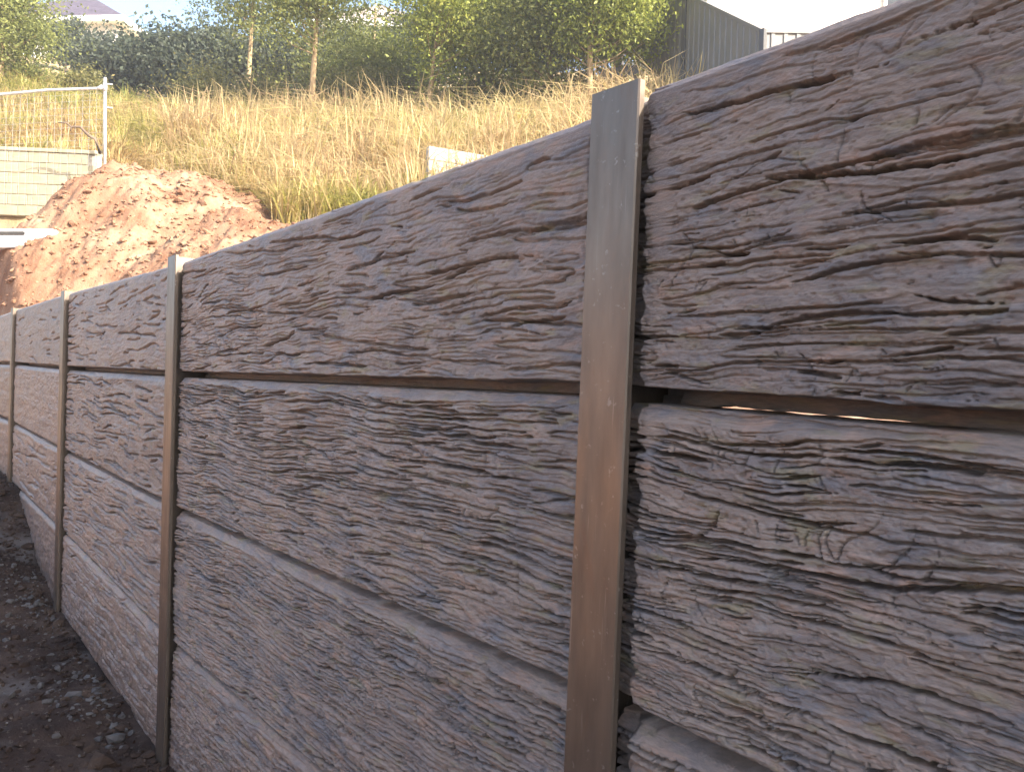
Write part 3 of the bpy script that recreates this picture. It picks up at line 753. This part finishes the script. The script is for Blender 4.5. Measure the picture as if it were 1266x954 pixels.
# ------------------------------------------------------------------ temporary fence and block wall on the left
tf = empty('mesh_fence', gp(130, 12.2)); tag(tf, 'galvanised mesh site fence with bent top rail and end post behind the clay heap', 'fence')
o0 = np.array(tf.location)
pt, pb = P(130, 97, 12.2)-o0, P(130.5, 200, 12.2)-o0
mb = MB(); mb.tube([pb-np.array([0, 0, .4]), pt], .023, 10); mb.tube([pt, pt+np.array([0, 0, .012])], [.026, .018], 10); mb.build('post', M['galv'], tf, smooth=True)
ra, rb_, rc = P(128.5, 107.5, 12.2)-o0, P(60, 111.5, 12.1)-o0, P(-140, 122, 12.0)-o0
mb = MB(); mb.tube([ra, P(122, 109.5, 12.2)-o0, rb_, P(0, 117, 12.05)-o0, rc], .022, 10); mb.build('top_rail', M['galv'], tf, smooth=True)
mb = MB(); mb.tube([P(119, 110, 12.2)-o0, P(127, 108, 12.2)-o0], [.020, .042], 8); mb.tube([P(130, 103.5, 12.2)-o0, P(130, 113, 12.2)-o0], .032, 10); mb.build('clamp', M['galv'], tf, smooth=True)
for (yy) in (104, 133):
    mb = MB(); a = P(131, yy, 12.2)-o0; mb.beam(a, P(139, yy+.5, 12.2)-o0, .02, .02); mb.build('bracket', M['galv'], tf)
mb = MB()
wl = rc-ra; wlen = np.linalg.norm(wl[:2]); nw = int(wlen/.10)
for k in range(nw+1):
    a = ra + wl*k/nw; mb.tube([a, a-np.array([0, 0, 1.75])], .0022, 4, False)
for k in range(1, 18):
    mb.tube([ra-np.array([0, 0, k*.10]), rc-np.array([0, 0, k*.10])], .0022, 4, False)
mb.build('wire_mesh', M['wire'], tf)
mb = MB(); a = rc + np.array([0, 0, .08]); mb.tube([a, a-np.array([0, 0, 2.0])], .023, 8); mb.build('post', M['galv'], tf, smooth=True)

bw0 = P(122, 255, 12.5); bw1 = P(-170, 255, 12.3)
dirv = (bw1-bw0); dirv[2] = 0; blen = np.linalg.norm(dirv); dirv /= blen
zb = P(40, 268, 12.4)[2]; zt = P(40, 184, 12.4)[2]
bw = empty('block_wall', (bw0[0], bw0[1], zb), math.atan2(dirv[1], dirv[0])); tag(bw, 'low cream block wall seen through the mesh fence left of the heap', 'wall')
nrow = 6; bh = (zt-zb-.06)/nrow; bl = .30
mbk = MB(); mbk.cbox((.004, -.09, .004), (bl-.004, .09, bh-.004), .006); blk = mbk.mesh('block'); blk.materials.append(M['block'])
for r in range(nrow):
    for c in range(int(blen/bl)):
        o = link('block', blk, None, bw, (c*bl + (bl/2 if r % 2 else 0), rng.normal(0, .003), r*bh))
mb = MB(); mb.box((0, -.075, 0), (blen, .075, bh*nrow-.004)); mb.build('mortar_core', M['pale_conc'], bw)
for c in range(int(blen/.6)+1):
    mb = MB(); mb.cbox((c*.6+.003, -.11, bh*nrow), (c*.6+.597, .11, bh*nrow+.06), .008); mb.build('coping_stone', M['block'], bw)

br = empty('dead_branch', P(126, 188, 12.0)); tag(br, 'crooked dead branch lying against the fence post above the heap', 'branch')
bo = np.array(br.location); mb = MB()
mb.tube([P(124, 190, 12.)-bo, P(118, 172, 12.)-bo, P(110, 168, 11.95)-bo, P(99, 157, 11.9)-bo, P(88, 157, 11.9)-bo, P(82, 152, 11.85)-bo, P(72, 152, 11.8)-bo],
        [.030, .027, .022, .019, .015, .011, .007], 7); mb.build('limb', M['bark_dark'], br, smooth=True)
mb = MB(); mb.tube([P(89, 157, 11.9)-bo, P(87, 162, 11.9)-bo], [.012, .006], 6); mb.build('twig', M['bark_dark'], br, smooth=True)

# white tapered plastic piece lying on the clay at the left edge
D8 = 9.5
wp = empty('plastic_board', P(20, 300, D8)); tag(wp, 'white plastic board with a pointed end and dark slot lying on the clay', 'plastic board')
wo = np.array(wp.location)
def outline(pts, thick, name, mat, parent, off=0.0, bev=.012):
    """solid board from a pixel-plane outline at its own distance, with a bevelled front edge"""
    n = len(pts); c = np.mean([P(a, b, D8)-wo for a, b in pts], axis=0)
    nrm = np.array([FW[0], FW[1], 0]); nrm /= np.linalg.norm(nrm)
    fr = [P(a, b, D8)-wo-nrm*off for a, b in pts]
    inn = [c-nrm*(off+bev)+(p-(c-nrm*off))*(1-bev*1.6/np.linalg.norm(p-c)) for p in fr]
    vs = inn + fr + [p+nrm*thick for p in fr]
    fs = [tuple(range(n))] + [(i, (i+1) % n, n+(i+1) % n, n+i)[::-1] for i in range(n)] + [(n+i, n+(i+1) % n, 2*n+(i+1) % n, 2*n+i)[::-1] for i in range(n)] + [tuple(range(2*n, 3*n))[::-1]]
    b = MB(); b.add(vs, fs); return b.build(name, mat, parent)
outline([(-160, 283), (20, 283), (63, 283), (69, 284.5), (71, 287.5), (68, 292), (60, 300), (42, 305), (10, 306), (-160, 308)], .16, 'board', M['white_plastic'], wp)
outline([(-150, 286.5), (30, 286.3), (32, 288), (31, 291), (-150, 291.5)], .03, 'slot', M['dark_slot'], wp, off=.016, bev=.004)

# pale concrete slab edge showing over the wall top
D12 = 11.6
sa, sb = P(527, 182, D12), P(720, 176, D12+1.2)
dv = sb-sa; dv[2] = 0; L = np.linalg.norm(dv)
cs = empty('concrete_slab_wall', (sa[0], sa[1], sa[2]-.8), math.atan2(dv[1], dv[0])); tag(cs, 'pale sunlit concrete slab wall poking above the wall top before the golden grass', 'wall')
for k in range(4):
    mb = MB(); mb.cbox((.004, -.10, k*.2+.003), (L, .02, k*.2+.197), .008); mb.build('concrete_sleeper', M['pale_conc'], cs)

# grey board on a stake behind the nearest post
gq = empty('grey_board_stand', gp(785, 15.6)); tag(gq, 'grey weathered board fixed to a stake just above the nearest steel post', 'board')
go = np.array(gq.location)
mb = MB(); mb.beam(P(786, 135, 15.6)-go, P(785, 83, 15.6)-go, .11, .11, (FW[0], FW[1], 0)); mb.build('stake', M['grey_timber'], gq)
mb = MB(); mb.beam(P(744, 92, 15.5)-go, P(789, 87, 15.5)-go, .04, .19); mb.build('board', M['grey_timber'], gq)

# ------------------------------------------------------------------ grey sheet steel fence and houses
def ribbed_panel(a, b, za, zb_, ta, tb_, name, parent, org, pitch=.20, depth=.016):
    """vertical-ribbed steel sheet from plan point a to b, bottom z and top z at each end (raked)"""
    a = np.array(a); b = np.array(b); t = b-a; L = np.linalg.norm(t); t /= L; nrm = np.array([t[1], -t[0]])
    s, o = [], []
    x = 0
    while x < L:
        for f, dd in ((0, 0), (.55, 0), (.65, 1), (.90, 1)):
            if x+f*pitch < L: s.append(x+f*pitch); o.append(dd*depth)
        x += pitch
    s.append(L); o.append(0)
    vs, fs = [], []
    for side in (0, .004):
        for q, dd in zip(s, o):
            p = a + t*q + nrm*(dd-depth/2+side); f = q/L
            vs.append((p[0]-org[0], p[1]-org[1], za+(zb_-za)*f-org[2])); vs.append((p[0]-org[0], p[1]-org[1], ta+(tb_-ta)*f-org[2]))
    k = len(s)
    for i in range(k-1):
        fs.append((2*i, 2*i+2, 2*i+3, 2*i+1)); j = 2*k; fs.append((j+2*i, j+2*i+1, j+2*i+3, j+2*i+2))
    b_ = MB(); b_.add(vs, fs); return b_.build(name, M['fence'], parent)
corner = P(943.5, 38, 12.0); mid_ = P(848, -8, 14.7); far_ = P(772, -45, 17.6); right_ = P(1190, 42, 12.3)
gf = empty('steel_fence', (corner[0], corner[1], corner[2]-1.85)); tag(gf, 'grey ribbed sheet steel fence climbing the slope behind the wall top at right', 'fence')
org = np.array(gf.location)
runs = [(corner, mid_), (mid_, far_), (corner, (corner+right_)/2), ((corner+right_)/2, right_)]
for a, b in runs:
    ribbed_panel(a[:2], b[:2], a[2]-1.85, b[2]-1.85, a[2]-.03, b[2]-.03, 'sheet_panel', gf, org)
    mb = MB(); mb.beam(a-org+np.array([0, 0, -.015]), b-org+np.array([0, 0, -.015]), .05, .05); mb.build('top_rail', M['fence'], gf)
    mb = MB(); mb.beam(a-org+np.array([0, 0, -1.85]), b-org+np.array([0, 0, -1.85]), .05, .06); mb.build('bottom_rail', M['fence_trim'], gf)
for p in (corner, mid_, far_, (corner+right_)/2, right_):
    mb = MB(); q = p-org; mb.cbox((q[0]-.045, q[1]-.045, q[2]-2.3), (q[0]+.045, q[1]+.045, q[2]+.02), .006); mb.build('post', M['fence_trim'], gf)

def house(name, c, w, dpt, hwall, rise, rz, wallm, roofm, label, wins, hip=True, courses=14, eave=.5):
    """c: front-left ground corner, front faces local -Y; wins: (x0,x1,z0,z1)"""
    h = empty(name, c, rz); tag(h, label, 'house')
    mb = MB(); mb.box((0, 0, -3), (w, dpt, hwall)); mb.build('wall', wallm, h)
    # tiled hip roof: courses as real steps
    mb = MB(); e = eave
    for k in range(courses):
        f0, f1 = k/courses, (k+1)/courses
        def rr(f, up):
            ins = f*(dpt/2+e)
            return [(-e+ins, -e+ins, hwall+.12+rise*f+up), (w+e-ins, -e+ins, hwall+.12+rise*f+up), (w+e-ins, dpt+e-ins, hwall+.12+rise*f+up), (-e+ins, dpt+e-ins, hwall+.12+rise*f+up)]
        a, b = rr(f0, .03), rr(min(f1, .999), .0)
        z0 = rr(f0, 0)
        mb.add(z0 + a + b, [(0,1,5,4),(1,2,6,5),(2,3,7,6),(3,0,4,7),(4,5,9,8),(5,6,10,9),(6,7,11,10),(7,4,8,11)])
    roof = mb.build('roof', roofm, h)
    mb = MB()
    for (a, b) in (((-e-.06, -e-.06), (w+e+.06, -e)), ((-e-.06, dpt+e), (w+e+.06, dpt+e+.06)), ((-e-.06, -e), (-e, dpt+e)), ((w+e, -e), (w+e+.06, dpt+e))):
        mb.box((a[0], a[1], hwall-.12), (b[0], b[1], hwall+.13))
    mb.build('gutter', M['trim'], h)
    mb = MB(); mb.box((-e, -e, hwall-.02), (w+e, dpt+e, hwall+.02)); mb.build('soffit', M['trim'], h)
    for (x0, x1, z0, z1) in wins:
        f = MB()
        for q in ((x0-.07, x1+.07, z0-.07, z0), (x0-.07, x1+.07, z1, z1+.07), (x0-.07, x0, z0, z1), (x1, x1+.07, z0, z1), ((x0+x1)/2-.03, (x0+x1)/2+.03, z0, z1)):
            f.box((q[0], -.05, q[2]), (q[1], .04, q[3]))
        fo = f.build('window', M['trim'], h)
        g = MB(); g.box((x0, -.02, z0), (x1, .01, z1)); g.build('pane', M['glass'], fo)
    return h
# facing local -Y toward the camera: local x axis = camera right
def rot_face(extra=0.0): return math.atan2(fx[1], fx[0]) + extra
hl = P(-75, 74, 36)
house('house', hl, 8.6, 7, P(-75, 33, 36)[2]-hl[2], 2.7, rot_face(-.10), M['white_wall'], M['roof'], 'white house with purple-grey tiled roof behind the trees at upper left',
      [(1.0, 2.4, .1, 1.1), (3.6, 4.6, .1, 1.1), (5.6, 6.8, .1, 1.1)])
h2 = P(395, 62, 44)
house('house', h2, 6.0, 6, P(395, 30, 44)[2]-h2[2], 2.5, rot_face(.06), M['white_wall'], M['roof2'], 'distant house with pink-grey roof glimpsed through the tree crowns in the middle',
      [(1.0, 2.2, .3, 1.3), (3.6, 4.8, .3, 1.3)])
h4 = P(205, 74, 40)
house('house', h4, 4.6, 5, P(205, 56, 40)[2]-h4[2], 1.7, rot_face(.0), M['white_wall'], M['roof2'], 'low white house mostly hidden by the dark trees right of the tiled roof',
      [(.6, 1.6, .0, .7), (2.9, 3.9, .0, .7)])
h3 = P(872, 70, 17.0)
house('house', h3, 7.5, 7, P(872, -80, 17.0)[2]-h3[2], 1.8, rot_face(.0), M['render'], M['roof2'], 'bright cream rendered house behind the grey fence at upper right',
      [(3.85, 5.2, 1.05, 2.1)])

# ------------------------------------------------------------------ hazy air
hz = MB(); hz.box((-166, -206, -1.5), (206, 166, 26))
mt = bpy.data.materials.new('hazy_air'); mt.use_nodes = True; t = mt.node_tree
t.nodes.remove(t.nodes['Principled BSDF']); pv = t.nodes.new('ShaderNodeVolumePrincipled')
pv.inputs['Density'].default_value = 0.0028; pv.inputs['Color'].default_value = (.96, .97, 1, 1); pv.inputs['Anisotropy'].default_value = .3
t.links.new(pv.outputs[0], t.nodes['Material Output'].inputs['Volume'])
ho = hz.build('haze', mt); tag(ho, 'thin bright haze over the whole site', 'haze', kind='stuff')
